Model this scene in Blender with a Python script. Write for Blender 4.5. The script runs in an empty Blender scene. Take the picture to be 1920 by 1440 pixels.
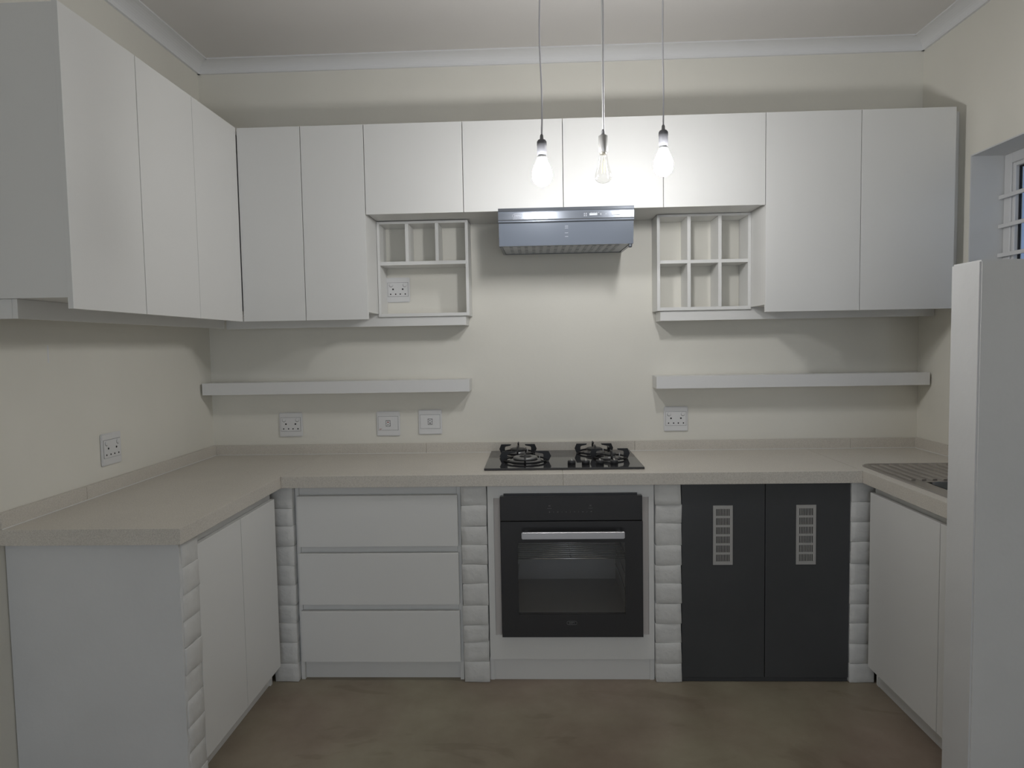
import bpy, bmesh, math, random
from mathutils import Vector, Matrix

random.seed(7)
C = bpy.context.scene.collection
scene = bpy.context.scene

# ------------------------------------------------------------------ camera
yaw, pitch, roll, FPX = 0.0373, -0.0587, -0.0172, 1254.0
A = Matrix(((math.cos(yaw), math.sin(yaw), 0), (-math.sin(yaw), math.cos(yaw), 0), (0, 0, 1)))
B = Matrix(((1, 0, 0), (0, math.cos(pitch), math.sin(pitch)), (0, -math.sin(pitch), math.cos(pitch))))
D = Matrix(((math.cos(roll), 0, math.sin(roll)), (0, 1, 0), (-math.sin(roll), 0, math.cos(roll))))
M = D @ B @ A
cam_data = bpy.data.cameras.new('camera')
cam = bpy.data.objects.new('camera', cam_data)
C.objects.link(cam)
rot = Matrix((M[0], M[2], -M[1])).transposed().to_4x4()
cam.matrix_world = Matrix.Translation((1.6488, -3.3278, 1.4298)) @ rot
cam_data.sensor_width = 36.0
cam_data.lens = FPX / 1920 * 36
cam_data.clip_start = 0.02
scene.camera = cam

# ------------------------------------------------------------------ world / exposure
SKY = (0.80, 0.88, 1.0)
SKY_STRENGTH = 1.58
BULB_STRENGTH = 143.0
BULB_COLOUR = (0.99, 0.99, 1.0)
world = bpy.data.worlds.new('world')
scene.world = world
world.use_nodes = True
bg = world.node_tree.nodes['Background']
bg.inputs[0].default_value = (*SKY, 1)
bg.inputs[1].default_value = SKY_STRENGTH
scene.view_settings.view_transform = 'Standard'
scene.view_settings.look = 'None'
scene.view_settings.gamma = 1.0
scene.view_settings.use_curve_mapping = False
scene.view_settings.exposure = 0.05

# daylight portals of the glazed openings (they emit nothing, they only guide the sampling of the sky)
def portal(loc, rot_e, sx, sy):
    l = bpy.data.lights.new('daylight_portal', 'AREA')
    l.shape = 'RECTANGLE'; l.size = sx; l.size_y = sy
    l.cycles.is_portal = True
    o = bpy.data.objects.new('daylight_portal', l)
    C.objects.link(o); o.location = loc; o.rotation_euler = rot_e
    return o
REAR = -6.2
portal((1.75, REAR - 0.21, 1.1), (math.pi / 2, 0, 0), 2.8, 2.2)
portal((3.72, -0.732, 1.675), (math.pi / 2, 0, math.pi / 2), 0.74, 1.05)

# ------------------------------------------------------------------ materials
MATS = {}
def nt(name):
    m = bpy.data.materials.new(name); m.use_nodes = True
    n = m.node_tree.nodes; b = n['Principled BSDF']
    MATS[name] = m
    return m, n, m.node_tree.links, b

def mat(name, col, rough=0.5, metal=0.0, spec=0.5, noise=0.0, nscale=8.0, bump=0.0, bscale=60.0, col2=None, coat=0.0):
    m, n, l, b = nt(name)
    b.inputs['Roughness'].default_value = rough
    b.inputs['Metallic'].default_value = metal
    b.inputs['Specular IOR Level'].default_value = spec
    b.inputs['Coat Weight'].default_value = coat
    tc = n.new('ShaderNodeTexCoord')
    if noise or col2:
        tx = n.new('ShaderNodeTexNoise'); tx.inputs['Scale'].default_value = nscale; tx.inputs['Detail'].default_value = 6
        l.new(tc.outputs['Object'], tx.inputs['Vector'])
        r = n.new('ShaderNodeValToRGB')
        c2 = col2 if col2 else tuple(max(0, c * (1 - noise)) for c in col)
        r.color_ramp.elements[0].position = 0.35; r.color_ramp.elements[1].position = 0.65
        r.color_ramp.elements[0].color = (*c2, 1); r.color_ramp.elements[1].color = (*col, 1)
        l.new(tx.outputs['Fac'], r.inputs['Fac']); l.new(r.outputs['Color'], b.inputs['Base Color'])
    else:
        b.inputs['Base Color'].default_value = (*col, 1)
    if bump:
        t2 = n.new('ShaderNodeTexNoise'); t2.inputs['Scale'].default_value = bscale; t2.inputs['Detail'].default_value = 5
        l.new(tc.outputs['Object'], t2.inputs['Vector'])
        bp = n.new('ShaderNodeBump'); bp.inputs['Strength'].default_value = bump; bp.inputs['Distance'].default_value = 0.004
        l.new(t2.outputs['Fac'], bp.inputs['Height']); l.new(bp.outputs['Normal'], b.inputs['Normal'])
    return m

CREAM = (0.83, 0.805, 0.725)
mat('wall_paint', CREAM, 0.55, spec=0.3, noise=0.03, nscale=3, bump=0.12, bscale=45)
mat('ceiling_paint', (0.75, 0.725, 0.695), 0.8, noise=0.03, nscale=2)
mat('cornice_white', (0.80, 0.80, 0.80), 0.7)
mat('plaster_white', (0.72, 0.72, 0.71), 0.75, noise=0.04, nscale=5, bump=0.25, bscale=30)
mat('brick_paint', (0.74, 0.735, 0.71), 0.6, noise=0.06, nscale=25, bump=0.5, bscale=70)
mat('board_white', (0.80, 0.795, 0.77), 0.38, spec=0.45, noise=0.012, nscale=2.5)
mat('board_edge', (0.78, 0.775, 0.76), 0.45)
mat('filler_strip', (0.62, 0.58, 0.55), 0.6)
mat('charcoal_board', (0.066, 0.068, 0.071), 0.42, spec=0.4, noise=0.15, nscale=2)
mat('vent_metal', (0.45, 0.44, 0.42), 0.5, metal=0.3)
mat('black_glass', (0.034, 0.034, 0.036), 0.06, spec=0.6)
mat('oven_black', (0.044, 0.044, 0.046), 0.18, spec=0.4)
mat('oven_cavity', (0.42, 0.42, 0.41), 0.45)
mat('dark_gap', (0.05, 0.045, 0.04), 0.8)
mat('satin_steel', (0.55, 0.54, 0.54), 0.32, metal=0.9)
mat('rack_steel', (0.7, 0.7, 0.7), 0.25, metal=0.9)
mat('hood_silver', (0.155, 0.168, 0.190), 0.24, metal=0.55, spec=0.5)
mat('hood_filter', (0.50, 0.52, 0.55), 0.5, metal=0.1)
mat('sink_steel', (0.43, 0.40, 0.375), 0.33, metal=0.85)
mat('sink_steel_dim', (0.16, 0.165, 0.165), 0.5, metal=0.5)  # sink steel darkened to paint in the dark reflection inside the bowl
mat('filter_slot', (0.36, 0.38, 0.41), 0.5)
mat('cast_iron', (0.012, 0.012, 0.014), 0.5)
mat('burner_alu', (0.30, 0.30, 0.30), 0.35, metal=0.8)
mat('burner_cap', (0.03, 0.03, 0.03), 0.45)
mat('plastic_white', (0.76, 0.755, 0.745), 0.3)
mat('hole_black', (0.006, 0.006, 0.006), 0.7)
mat('mark_grey', (0.10, 0.09, 0.09), 0.6)
mat('mark_red', (0.40, 0.10, 0.08), 0.6)
mat('print_light', (0.62, 0.64, 0.68), 0.5)
mat('print_dim', (0.16, 0.16, 0.165), 0.5)
mat('sealant', (0.85, 0.85, 0.82), 0.35)
mat('cord_grey', (0.66, 0.65, 0.68), 0.55)
mat('cord_white', (0.80, 0.80, 0.79), 0.5)
mat('strain_grey', (0.20, 0.20, 0.205), 0.6)
mat('holder_dimmed', (0.14, 0.14, 0.15), 0.4)  # white holder darkened, its shade beside the lit bulb put into the colour
mat('holder_silver', (0.42, 0.415, 0.40), 0.30, metal=0.5)
mat('bulb_plastic', (0.55, 0.55, 0.55), 0.4)
mat('brass_thread', (0.7, 0.66, 0.58), 0.35, metal=0.8)
mat('filament', (0.85, 0.75, 0.40), 0.5)
mat('frame_white', (0.74, 0.74, 0.74), 0.4)
mat('gasket', (0.02, 0.02, 0.022), 0.6)
mat('view_backdrop', (0.20, 0.235, 0.31), 0.9, noise=0.15, nscale=1.5)  # added backdrop, coloured for the dim bluish view outside
mat('yard_ground', (0.2, 0.2, 0.19), 0.9)

# worktop: speckled engineered stone
m, n, l, b = nt('worktop_stone')
tc = n.new('ShaderNodeTexCoord')
t1 = n.new('ShaderNodeTexNoise'); t1.inputs['Scale'].default_value = 420; t1.inputs['Detail'].default_value = 2
t2 = n.new('ShaderNodeTexNoise'); t2.inputs['Scale'].default_value = 4; t2.inputs['Detail'].default_value = 4
r1 = n.new('ShaderNodeValToRGB'); r1.color_ramp.elements[0].position = 0.36; r1.color_ramp.elements[1].position = 0.6
r1.color_ramp.elements[0].color = (0.59, 0.55, 0.485, 1); r1.color_ramp.elements[1].color = (0.76, 0.715, 0.64, 1)
mx = n.new('ShaderNodeMixRGB'); mx.blend_type = 'MULTIPLY'; mx.inputs['Fac'].default_value = 0.12
l.new(tc.outputs['Object'], t1.inputs['Vector']); l.new(tc.outputs['Object'], t2.inputs['Vector'])
l.new(t1.outputs['Fac'], r1.inputs['Fac']); l.new(r1.outputs['Color'], mx.inputs['Color1']); l.new(t2.outputs['Fac'], mx.inputs['Color2'])
l.new(mx.outputs['Color'], b.inputs['Base Color']); b.inputs['Roughness'].default_value = 0.36; b.inputs['Specular IOR Level'].default_value = 0.4

# floor: trowelled polished screed, mottled, a darker stain and fine trowel scratches
m, n, l, b = nt('floor_screed')
tc = n.new('ShaderNodeTexCoord')
t1 = n.new('ShaderNodeTexNoise'); t1.inputs['Scale'].default_value = 2.3; t1.inputs['Detail'].default_value = 9; t1.inputs['Roughness'].default_value = 0.62
r1 = n.new('ShaderNodeValToRGB')
r1.color_ramp.elements[0].position = 0.30; r1.color_ramp.elements[0].color = (0.235, 0.190, 0.145, 1)
r1.color_ramp.elements[1].position = 0.72; r1.color_ramp.elements[1].color = (0.375, 0.325, 0.255, 1)
# large blotches shifting between reddish and olive brown
t3 = n.new('ShaderNodeTexNoise'); t3.inputs['Scale'].default_value = 1.1; t3.inputs['Detail'].default_value = 4
r3 = n.new('ShaderNodeValToRGB'); r3.color_ramp.elements[0].position = 0.40; r3.color_ramp.elements[1].position = 0.60
r3.color_ramp.elements[0].color = (1.0, 0.93, 0.93, 1); r3.color_ramp.elements[1].color = (0.97, 1.0, 0.93, 1)
# darker trowel smears
mp = n.new('ShaderNodeMapping'); mp.inputs['Rotation'].default_value = (0, 0, 0.75); mp.inputs['Scale'].default_value = (1.0, 2.2, 1); mp.inputs['Location'].default_value = (0.35, 0.2, 0)
t2 = n.new('ShaderNodeTexNoise'); t2.inputs['Scale'].default_value = 2.4; t2.inputs['Detail'].default_value = 7; t2.inputs['Distortion'].default_value = 1.2
r2 = n.new('ShaderNodeValToRGB'); r2.color_ramp.elements[0].position = 0.36; r2.color_ramp.elements[1].position = 0.43
r2.color_ramp.elements[0].color = (0.80, 0.79, 0.77, 1); r2.color_ramp.elements[1].color = (1, 1, 1, 1)
mx = n.new('ShaderNodeMixRGB'); mx.blend_type = 'MULTIPLY'; mx.inputs['Fac'].default_value = 0.65
mx3 = n.new('ShaderNodeMixRGB'); mx3.blend_type = 'MULTIPLY'; mx3.inputs['Fac'].default_value = 1.0
l.new(tc.outputs['Object'], t1.inputs['Vector']); l.new(tc.outputs['Object'], t3.inputs['Vector']); l.new(tc.outputs['Object'], mp.inputs['Vector']); l.new(mp.outputs['Vector'], t2.inputs['Vector'])
l.new(t1.outputs['Fac'], r1.inputs['Fac']); l.new(t2.outputs['Fac'], r2.inputs['Fac']); l.new(t3.outputs['Fac'], r3.inputs['Fac'])
l.new(r1.outputs['Color'], mx.inputs['Color1']); l.new(r2.outputs['Color'], mx.inputs['Color2'])
l.new(mx.outputs['Color'], mx3.inputs['Color1']); l.new(r3.outputs['Color'], mx3.inputs['Color2'])
l.new(mx3.outputs['Color'], b.inputs['Base Color']); b.inputs['Roughness'].default_value = 0.45; b.inputs['Specular IOR Level'].default_value = 0.35

# thin clear glass: straight-through with a fresnel reflection
def thin_glass(name, tint, refl=0.5, rough=0.02):
    m = bpy.data.materials.new(name); m.use_nodes = True; MATS[name] = m
    n, l = m.node_tree.nodes, m.node_tree.links
    n.remove(n['Principled BSDF'])
    tr = n.new('ShaderNodeBsdfTransparent'); tr.inputs[0].default_value = (*tint, 1)
    gl = n.new('ShaderNodeBsdfGlossy'); gl.inputs['Roughness'].default_value = rough
    gl.inputs[0].default_value = (1, 1, 1, 1)
    lw = n.new('ShaderNodeLayerWeight'); lw.inputs['Blend'].default_value = 0.5      # facing term, the same on both sides of the sheet
    pw = n.new('ShaderNodeMath'); pw.operation = 'POWER'; pw.inputs[1].default_value = 4.0
    ml = n.new('ShaderNodeMath'); ml.operation = 'MULTIPLY_ADD'; ml.inputs[1].default_value = refl; ml.inputs[2].default_value = 0.04
    l.new(lw.outputs['Facing'], pw.inputs[0]); l.new(pw.outputs[0], ml.inputs[0])
    ms = n.new('ShaderNodeMixShader')
    l.new(ml.outputs[0], ms.inputs[0]); l.new(tr.outputs[0], ms.inputs[1]); l.new(gl.outputs[0], ms.inputs[2])
    l.new(ms.outputs[0], n['Material Output'].inputs['Surface'])
thin_glass('bulb_glass', (0.95, 0.95, 0.94), 0.9, 0.09)
thin_glass('window_glass', (0.85, 0.90, 0.95), 0.5)
thin_glass('oven_glass', (0.92, 0.92, 0.92), 0.5, 0.03)

m = bpy.data.materials.new('bulb_lit'); m.use_nodes = True; MATS['bulb_lit'] = m
n, l = m.node_tree.nodes, m.node_tree.links
n.remove(n['Principled BSDF'])
em = n.new('ShaderNodeEmission'); em.inputs[0].default_value = (*BULB_COLOUR, 1); em.inputs[1].default_value = BULB_STRENGTH
l.new(em.outputs[0], n['Material Output'].inputs['Surface'])

# ------------------------------------------------------------------ helpers
def wl(o):
    v = Vector((0, 0, 0))
    while o is not None:
        v += o.location; o = o.parent
    return v

def link(o, parent):
    C.objects.link(o)
    if parent is not None:
        o.parent = parent
    return o

def empty(name, loc, label=None, cat=None, group=None):
    o = bpy.data.objects.new(name, None); o.location = loc; o.empty_display_size = 0.1
    C.objects.link(o)
    if label: o['label'] = label
    if cat: o['category'] = cat
    if group: o['group'] = group
    return o

def tag(o, label, cat, group=None):
    o['label'] = label; o['category'] = cat
    if group: o['group'] = group
    return o

def struct(o, label=None):
    o['kind'] = 'structure'
    if label: o['label'] = label
    return o

def finish(name, bm, material, parent, smooth=False, keep=False):
    off = wl(parent) if parent is not None else Vector((0, 0, 0))
    if off.length > 0:
        bmesh.ops.translate(bm, verts=bm.verts, vec=-off)
    me = bpy.data.meshes.new(name)
    bm.to_mesh(me); bm.free()
    if smooth:
        for p in me.polygons: p.use_smooth = True
    me.materials.append(MATS[material])
    o = bpy.data.objects.new(name, me)
    return link(o, parent)

def bm_box(bm, x0, x1, y0, y1, z0, z1):
    if x0 > x1: x0, x1 = x1, x0
    if y0 > y1: y0, y1 = y1, y0
    if z0 > z1: z0, z1 = z1, z0
    v = [bm.verts.new((x, y, z)) for z in (z0, z1) for y in (y0, y1) for x in (x0, x1)]
    for f in ((0, 2, 3, 1), (4, 5, 7, 6), (0, 1, 5, 4), (1, 3, 7, 5), (3, 2, 6, 7), (2, 0, 4, 6)):
        bm.faces.new([v[i] for i in f])
    return v

def box(name, x0, x1, y0, y1, z0, z1, material, parent=None, bevel=0.0, seg=2):
    bm = bmesh.new(); bm_box(bm, x0, x1, y0, y1, z0, z1)
    if bevel:
        bmesh.ops.bevel(bm, geom=bm.edges[:], offset=bevel, segments=seg, profile=0.6, affect='EDGES')
    return finish(name, bm, material, parent)

def boxes(name, lst, material, parent=None, bevel=0.0):
    bm = bmesh.new()
    for a in lst: bm_box(bm, *a)
    if bevel:
        bmesh.ops.bevel(bm, geom=bm.edges[:], offset=bevel, segments=1, affect='EDGES')
    return finish(name, bm, material, parent)

def bm_prism(bm, poly, a0, a1, axis):
    """poly in the two other axes (in x,y,z order), extruded from a0 to a1 along axis"""
    def p(u, w, a):
        return {0: (a, u, w), 1: (u, a, w), 2: (u, w, a)}[axis]
    v0 = [bm.verts.new(p(u, w, a0)) for u, w in poly]
    v1 = [bm.verts.new(p(u, w, a1)) for u, w in poly]
    k = len(poly)
    bm.faces.new(v0); bm.faces.new(v1[::-1])
    for i in range(k):
        bm.faces.new((v0[i], v1[i], v1[(i + 1) % k], v0[(i + 1) % k]))
    bmesh.ops.recalc_face_normals(bm, faces=bm.faces[:])

def prism(name, poly, a0, a1, axis, material, parent=None, bevel=0.0, smooth=False):
    bm = bmesh.new(); bm_prism(bm, poly, a0, a1, axis)
    if bevel:
        bmesh.ops.bevel(bm, geom=bm.edges[:], offset=bevel, segments=2, affect='EDGES')
    return finish(name, bm, material, parent, smooth)

def bm_lathe(bm, prof, c, seg=24, axis=2):
    """prof: list of (r, h); revolve about axis through c"""
    rings = []
    for r, h in prof:
        ring = []
        for k in range(seg):
            a = 2 * math.pi * k / seg
            u, w = r * math.cos(a), r * math.sin(a)
            q = {2: (u, w, h), 1: (u, h, w), 0: (h, u, w)}[axis]
            ring.append(bm.verts.new((c[0] + q[0], c[1] + q[1], c[2] + q[2])))
        rings.append(ring)
    for a, b_ in zip(rings, rings[1:]):
        for k in range(seg):
            bm.faces.new((a[k], a[(k + 1) % seg], b_[(k + 1) % seg], b_[k]))
    if prof[0][0] > 1e-5: bm.faces.new(rings[0][::-1])
    if prof[-1][0] > 1e-5: bm.faces.new(rings[-1])
    bmesh.ops.remove_doubles(bm, verts=bm.verts[:], dist=1e-6)
    bmesh.ops.recalc_face_normals(bm, faces=bm.faces[:])

def lathe(name, prof, c, material, parent=None, seg=24, axis=2, smooth=True):
    bm = bmesh.new(); bm_lathe(bm, prof, c, seg, axis)
    return finish(name, bm, material, parent, smooth)

def bm_tube(bm, pts, r, seg=8, closed=False):
    pts = [Vector(p) for p in pts]; rings = []
    k = len(pts)
    for i, p in enumerate(pts):
        a = pts[(i - 1) % k] if (closed or i > 0) else p
        c = pts[(i + 1) % k] if (closed or i < k - 1) else p
        t = (c - a).normalized()
        ref = Vector((0, 0, 1)) if abs(t.z) < 0.9 else Vector((1, 0, 0))
        u = t.cross(ref).normalized(); w = t.cross(u).normalized()
        rings.append([bm.verts.new(p + r * (math.cos(2 * math.pi * j / seg) * u + math.sin(2 * math.pi * j / seg) * w)) for j in range(seg)])
    n_ = k if closed else k - 1
    for i in range(n_):
        a, b_ = rings[i], rings[(i + 1) % k]
        for j in range(seg):
            bm.faces.new((a[j], a[(j + 1) % seg], b_[(j + 1) % seg], b_[j]))
    if not closed:
        bm.faces.new(rings[0][::-1]); bm.faces.new(rings[-1])
    bmesh.ops.recalc_face_normals(bm, faces=bm.faces[:])

def tube(name, pts, r, material, parent=None, seg=8, closed=False):
    bm = bmesh.new(); bm_tube(bm, pts, r, seg, closed)
    return finish(name, bm, material, parent, True)

def text_mesh(name, body, size, loc, material, parent, sx=1.0):
    """upright lettering facing -Y, centred on loc"""
    cu = bpy.data.curves.new('lettering', 'FONT')
    cu.body = body; cu.size = size; cu.align_x = 'CENTER'; cu.align_y = 'CENTER'; cu.extrude = 0.0004
    t = bpy.data.objects.new('lettering', cu); C.objects.link(t)
    dg = bpy.context.evaluated_depsgraph_get()
    me = bpy.data.meshes.new_from_object(t.evaluated_get(dg))
    bpy.data.objects.remove(t); bpy.data.curves.remove(cu)
    me.transform(Matrix.Translation(Vector(loc) - wl(parent)) @ Matrix.Rotation(math.pi / 2, 4, 'X') @ Matrix.Diagonal((sx, 1, 1, 1)))
    me.materials.clear(); me.materials.append(MATS[material]); me.name = name
    return link(bpy.data.objects.new(name, me), parent)

def stadium(cx, cz, w, h, k=6):
    """rounded outline in x,z"""
    r = h / 2; pts = []
    for i in range(k + 1):
        a = -math.pi / 2 + math.pi * i / k
        pts.append((cx + w / 2 - r + r * math.cos(a), cz + r * math.sin(a)))
    for i in range(k + 1):
        a = math.pi / 2 + math.pi * i / k
        pts.append((cx - w / 2 + r + r * math.cos(a), cz + r * math.sin(a)))
    return pts

# ================================================================== STRUCTURE
XR, H, WT = 3.505, 2.83, 0.22
floor = struct(box('floor', -0.02, XR + 0.02, REAR - 0.3, 0.05, -0.1, 0.0, 'floor_screed'), 'mottled brown trowelled screed floor')
struct(box('ceiling', -0.02, XR + 0.02, REAR - 0.3, 0.05, H, H + 0.1, 'ceiling_paint'), 'plain white ceiling')
struct(box('wall_back', -0.2, XR + WT, 0.0, 0.2, 0, H, 'wall_paint'), 'cream painted wall behind the hob')
wl_left = struct(box('wall_left', -0.2, 0.0, REAR - 0.2, 0.0, 0, H, 'wall_paint'), 'cream painted wall at the left')
# right wall with the window opening
WY0, WY1, WZ0, WZ1 = -0.364, -1.10, 1.15, 2.2
struct(boxes('wall_right', [
    (XR, XR + WT, WY0, 0.0, 0, H), (XR, XR + WT, REAR - 0.2, WY1, 0, H),
    (XR, XR + WT, WY1, WY0, 0, WZ0), (XR, XR + WT, WY1, WY0, WZ1, H)], 'wall_paint'), 'cream painted wall with a recessed window')
# window reveal lining (white plaster)
struct(boxes('trim_1', [
    (XR - 0.0006, 3.66, WY0 - 0.006, WY0, WZ0, WZ1), (XR - 0.0006, 3.66, WY1, WY1 + 0.006, WZ0, WZ1),
    (XR - 0.0006, 3.66, WY1 + 0.006, WY0 - 0.006, WZ1 - 0.006, WZ1), (XR - 0.0006, 3.66, WY1 + 0.006, WY0 - 0.006, WZ0, WZ0 + 0.006)], 'plaster_white'),
    'white plastered window reveal')
# rear wall behind the camera, with the glazed opening that lets the daylight in
struct(boxes('wall_rear', [
    (-0.2, 0.35, REAR - 0.2, REAR, 0, H), (3.15, XR + WT, REAR - 0.2, REAR, 0, H), (0.35, 3.15, REAR - 0.2, REAR, 2.2, H)], 'wall_paint'), 'cream wall around the wide glazed opening')
# stub wall at the end of the sink counter
SWX, SWY0, SWY1, SWZ = 2.958, -1.155, -1.295, 1.656
bm = bmesh.new(); bm_box(bm, SWX, XR, SWY1, SWY0, 0, SWZ)
bmesh.ops.bevel(bm, geom=bm.edges[:], offset=0.005, segments=2, affect='EDGES')
struct(finish('wall_partition', bm, 'plaster_white', None), 'white plastered half-height stub wall beside the sink')

# cornices: coved plaster
def cove(k=8, drop=0.045, proj=0.085):
    pts = [(0, 0), (0, -drop)]
    for i in range(k + 1):
        a = math.pi / 2 * i / k
        pts.append((0.012 + (proj - 0.018) * (1 - math.cos(a)), -drop + (drop - 0.006) * math.sin(a)))
    pts.append((proj, -0.006)); pts.append((proj, 0))
    return pts
cv = cove()
struct(prism('trim_2', [(-a, H + b_) for a, b_ in cv], 0.0, XR, 0, 'cornice_white'), 'coved white cornice on the back wall')
struct(prism('trim_3', [(a, H + b_) for a, b_ in cv], REAR, 0.0, 1, 'cornice_white'), 'coved white cornice on the left wall')
struct(prism('trim_4', [(XR - a, H + b_) for a, b_ in cv], REAR, 0.0, 1, 'cornice_white'), 'coved white cornice on the right wall')

# the old paint smear on the left wall
smear = box('paint_smear', -0.0002, 0.0006, -1.128, -1.122, 1.395, 1.455, 'cornice_white', wl_left)

# window
win = bpy.data.objects.new('window_1', None); win.location = (3.66, (WY0 + WY1) / 2, WZ0); C.objects.link(win)
struct(win, 'white framed window with burglar bars above the sink')
def ring(name, x0, x1, y0, y1, z0, z1, w, material, parent, bevel=0.003):
    return boxes(name, [(x0, x1, y0, y0 + w, z0, z1), (x0, x1, y1 - w, y1, z0, z1),
                        (x0, x1, y0 + w, y1 - w, z0, z0 + w), (x0, x1, y0 + w, y1 - w, z1 - w, z1)], material, parent, bevel)
fy0, fy1, fz0, fz1 = WY1 + 0.006, WY0 - 0.006, WZ0 + 0.006, WZ1 - 0.006
ring('frame', 3.642, 3.680, fy0, fy1, fz0, fz1, 0.042, 'frame_white', win)
ring('sash', 3.648, 3.674, fy0 + 0.042, fy1 - 0.042, fz0 + 0.042, fz1 - 0.042, 0.017, 'frame_white', win)
ring('gasket', 3.664, 3.672, fy0 + 0.059, fy1 - 0.059, fz0 + 0.059, fz1 - 0.059, 0.006, 'gasket', win, 0)
box('pane', 3.668, 3.672, fy0 + 0.063, fy1 - 0.063, fz0 + 0.063, fz1 - 0.063, 'window_glass', win)
for k in range(7):
    z = 2.0176 + 0.122 - 0.122 * k
    if k == 0: continue
    box('burglar_bar', 3.622, 3.634, WY1 - 0.0, WY0 + 0.0, z - 0.008, z + 0.008, 'frame_white', win, 0.001)
# outside the window: added backdrop for the view, added shading slab, ground
yard = box('view_backdrop', 6.0, 6.2, -6.0, 3.0, 0, 3.4, 'view_backdrop')
tag(yard, 'added bluish grey backdrop giving the dim view through the window', 'wall'); yard['kind'] = 'structure'
struct(box('shade_slab', XR + WT, 5.0, -6.0, 3.0, 2.75, 2.85, 'ceiling_paint'), 'unseen slab added outside the window to hold back sky light')  # added out of view, keeps sky light off the window side
struct(box('ground', XR + WT, 6.0, -6.0, 3.0, -0.1, 0.0, 'yard_ground'))

# ================================================================== BRICK PILLARS
def brick_mesh(w, d, h, seed):
    rnd = random.Random(seed)
    bm = bmesh.new()
    def axis(n_, length):
        e_ = 0.0016 / length
        return [0.0, e_] + [k / n_ for k in range(1, n_)] + [1 - e_, 1.0]
    ax, ay, az = axis(4, w), axis(3, d), axis(3, h)
    nx, ny, nz = len(ax) - 1, len(ay) - 1, len(az) - 1
    grid = {}
    wob = [rnd.uniform(0, 6.28) for _ in range(6)]
    for i in range(nx + 1):
        for j in range(ny + 1):
            for k in range(nz + 1):
                if i in (0, nx) or j in (0, ny) or k in (0, nz):
                    p = Vector((w * (ax[i] - 0.5), d * (ay[j] - 0.5), h * (az[k] - 0.5)))
                    ed = (i in (0, nx)) + (j in (0, ny)) + (k in (0, nz))
                    if ed >= 2:
                        q = 0.0009
                        if i in (0, nx): p.x -= q * (1 if p.x > 0 else -1)
                        if j in (0, ny): p.y -= q * (1 if p.y > 0 else -1)
                        if k in (0, nz): p.z -= q * 0.35 * (1 if p.z > 0 else -1)
                    # gentle unevenness of hand-pressed, thickly painted brick
                    p.x += 0.0010 * math.sin(38 * p.z + wob[0]) + 0.0006 * rnd.uniform(-1, 1) * (ed >= 2)
                    p.y += 0.0009 * math.sin(33 * p.z + wob[1]) + 0.0008 * math.sin(45 * p.x + wob[2])
                    p.z += 0.0009 * math.sin(40 * p.x + wob[3]) + 0.0005 * rnd.uniform(-1, 1) * (ed >= 2)
                    grid[i, j, k] = bm.verts.new(p)
    def q4(a, b_, c, d_):
        bm.faces.new((grid[a], grid[b_], grid[c], grid[d_]))
    for j in range(ny):
        for k in range(nz):
            for i in (0, nx): q4((i, j, k), (i, j + 1, k), (i, j + 1, k + 1), (i, j, k + 1))
    for i in range(nx):
        for k in range(nz):
            for j in (0, ny): q4((i, j, k), (i + 1, j, k), (i + 1, j, k + 1), (i, j, k + 1))
    for i in range(nx):
        for j in range(ny):
            for k in (0, nz): q4((i, j, k), (i + 1, j, k), (i + 1, j + 1, k), (i, j + 1, k))
    bmesh.ops.recalc_face_normals(bm, faces=bm.faces[:])
    me = bpy.data.meshes.new('brick'); bm.to_mesh(me); bm.free()
    for p in me.polygons: p.use_smooth = True
    me.materials.append(MATS['brick_paint'])
    return me

ZU = 0.8447        # underside of worktop
def pillar(x0, x1, y0, y1, label, seed, courses=10):
    """y0 is the front (camera side)"""
    e = empty('brick_pillar', ((x0 + x1) / 2, (y0 + y1) / 2, 0), label, 'pillar', 'white painted brick pillars under the worktop')
    w, d = x1 - x0, y1 - y0
    pitch_ = (ZU - 0.002) / courses
    meshes = [brick_mesh(w, d, pitch_ - 0.0008, seed * 10 + k) for k in range(4)]
    rnd = random.Random(seed)
    box('mortar', x0 + 0.005, x1 - 0.005, y0 + 0.005, y1 - 0.002, 0, ZU - 0.001, 'brick_paint', e)
    cuts = [0.001] + [0.001 + pitch_ * k + rnd.uniform(-1, 1) * 0.006 for k in range(1, courses)] + [0.001 + pitch_ * courses]
    for k in range(courses):
        o = bpy.data.objects.new('brick', meshes[rnd.randrange(4)]); link(o, e)
        o.location = (rnd.uniform(-1, 1) * 0.0018, rnd.uniform(-1, 1) * 0.0016, (cuts[k] + cuts[k + 1]) / 2)
        o.scale.z = (cuts[k + 1] - cuts[k]) / pitch_
        if k == 0: o.location.x = 0.001; 
        o.rotation_euler = (0, rnd.uniform(-1, 1) * 0.010, rnd.choice((0, math.pi)) + rnd.uniform(-1, 1) * 0.003)
    return e
FRONT = -0.572
pillar(0.505, 0.607, FRONT, -0.08, 'white painted brick pillar in the left corner beside the drawers', 1)
pillar(1.322, 1.429, FRONT, -0.08, 'white painted brick pillar between the drawers and the oven', 2)
pillar(2.131, 2.238, FRONT, -0.08, 'white painted brick pillar between the oven and the grey doors', 3)
pillar(2.929, 3.030, FRONT, -0.08, 'white painted brick pillar in the right corner beside the grey doors', 4)

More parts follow.
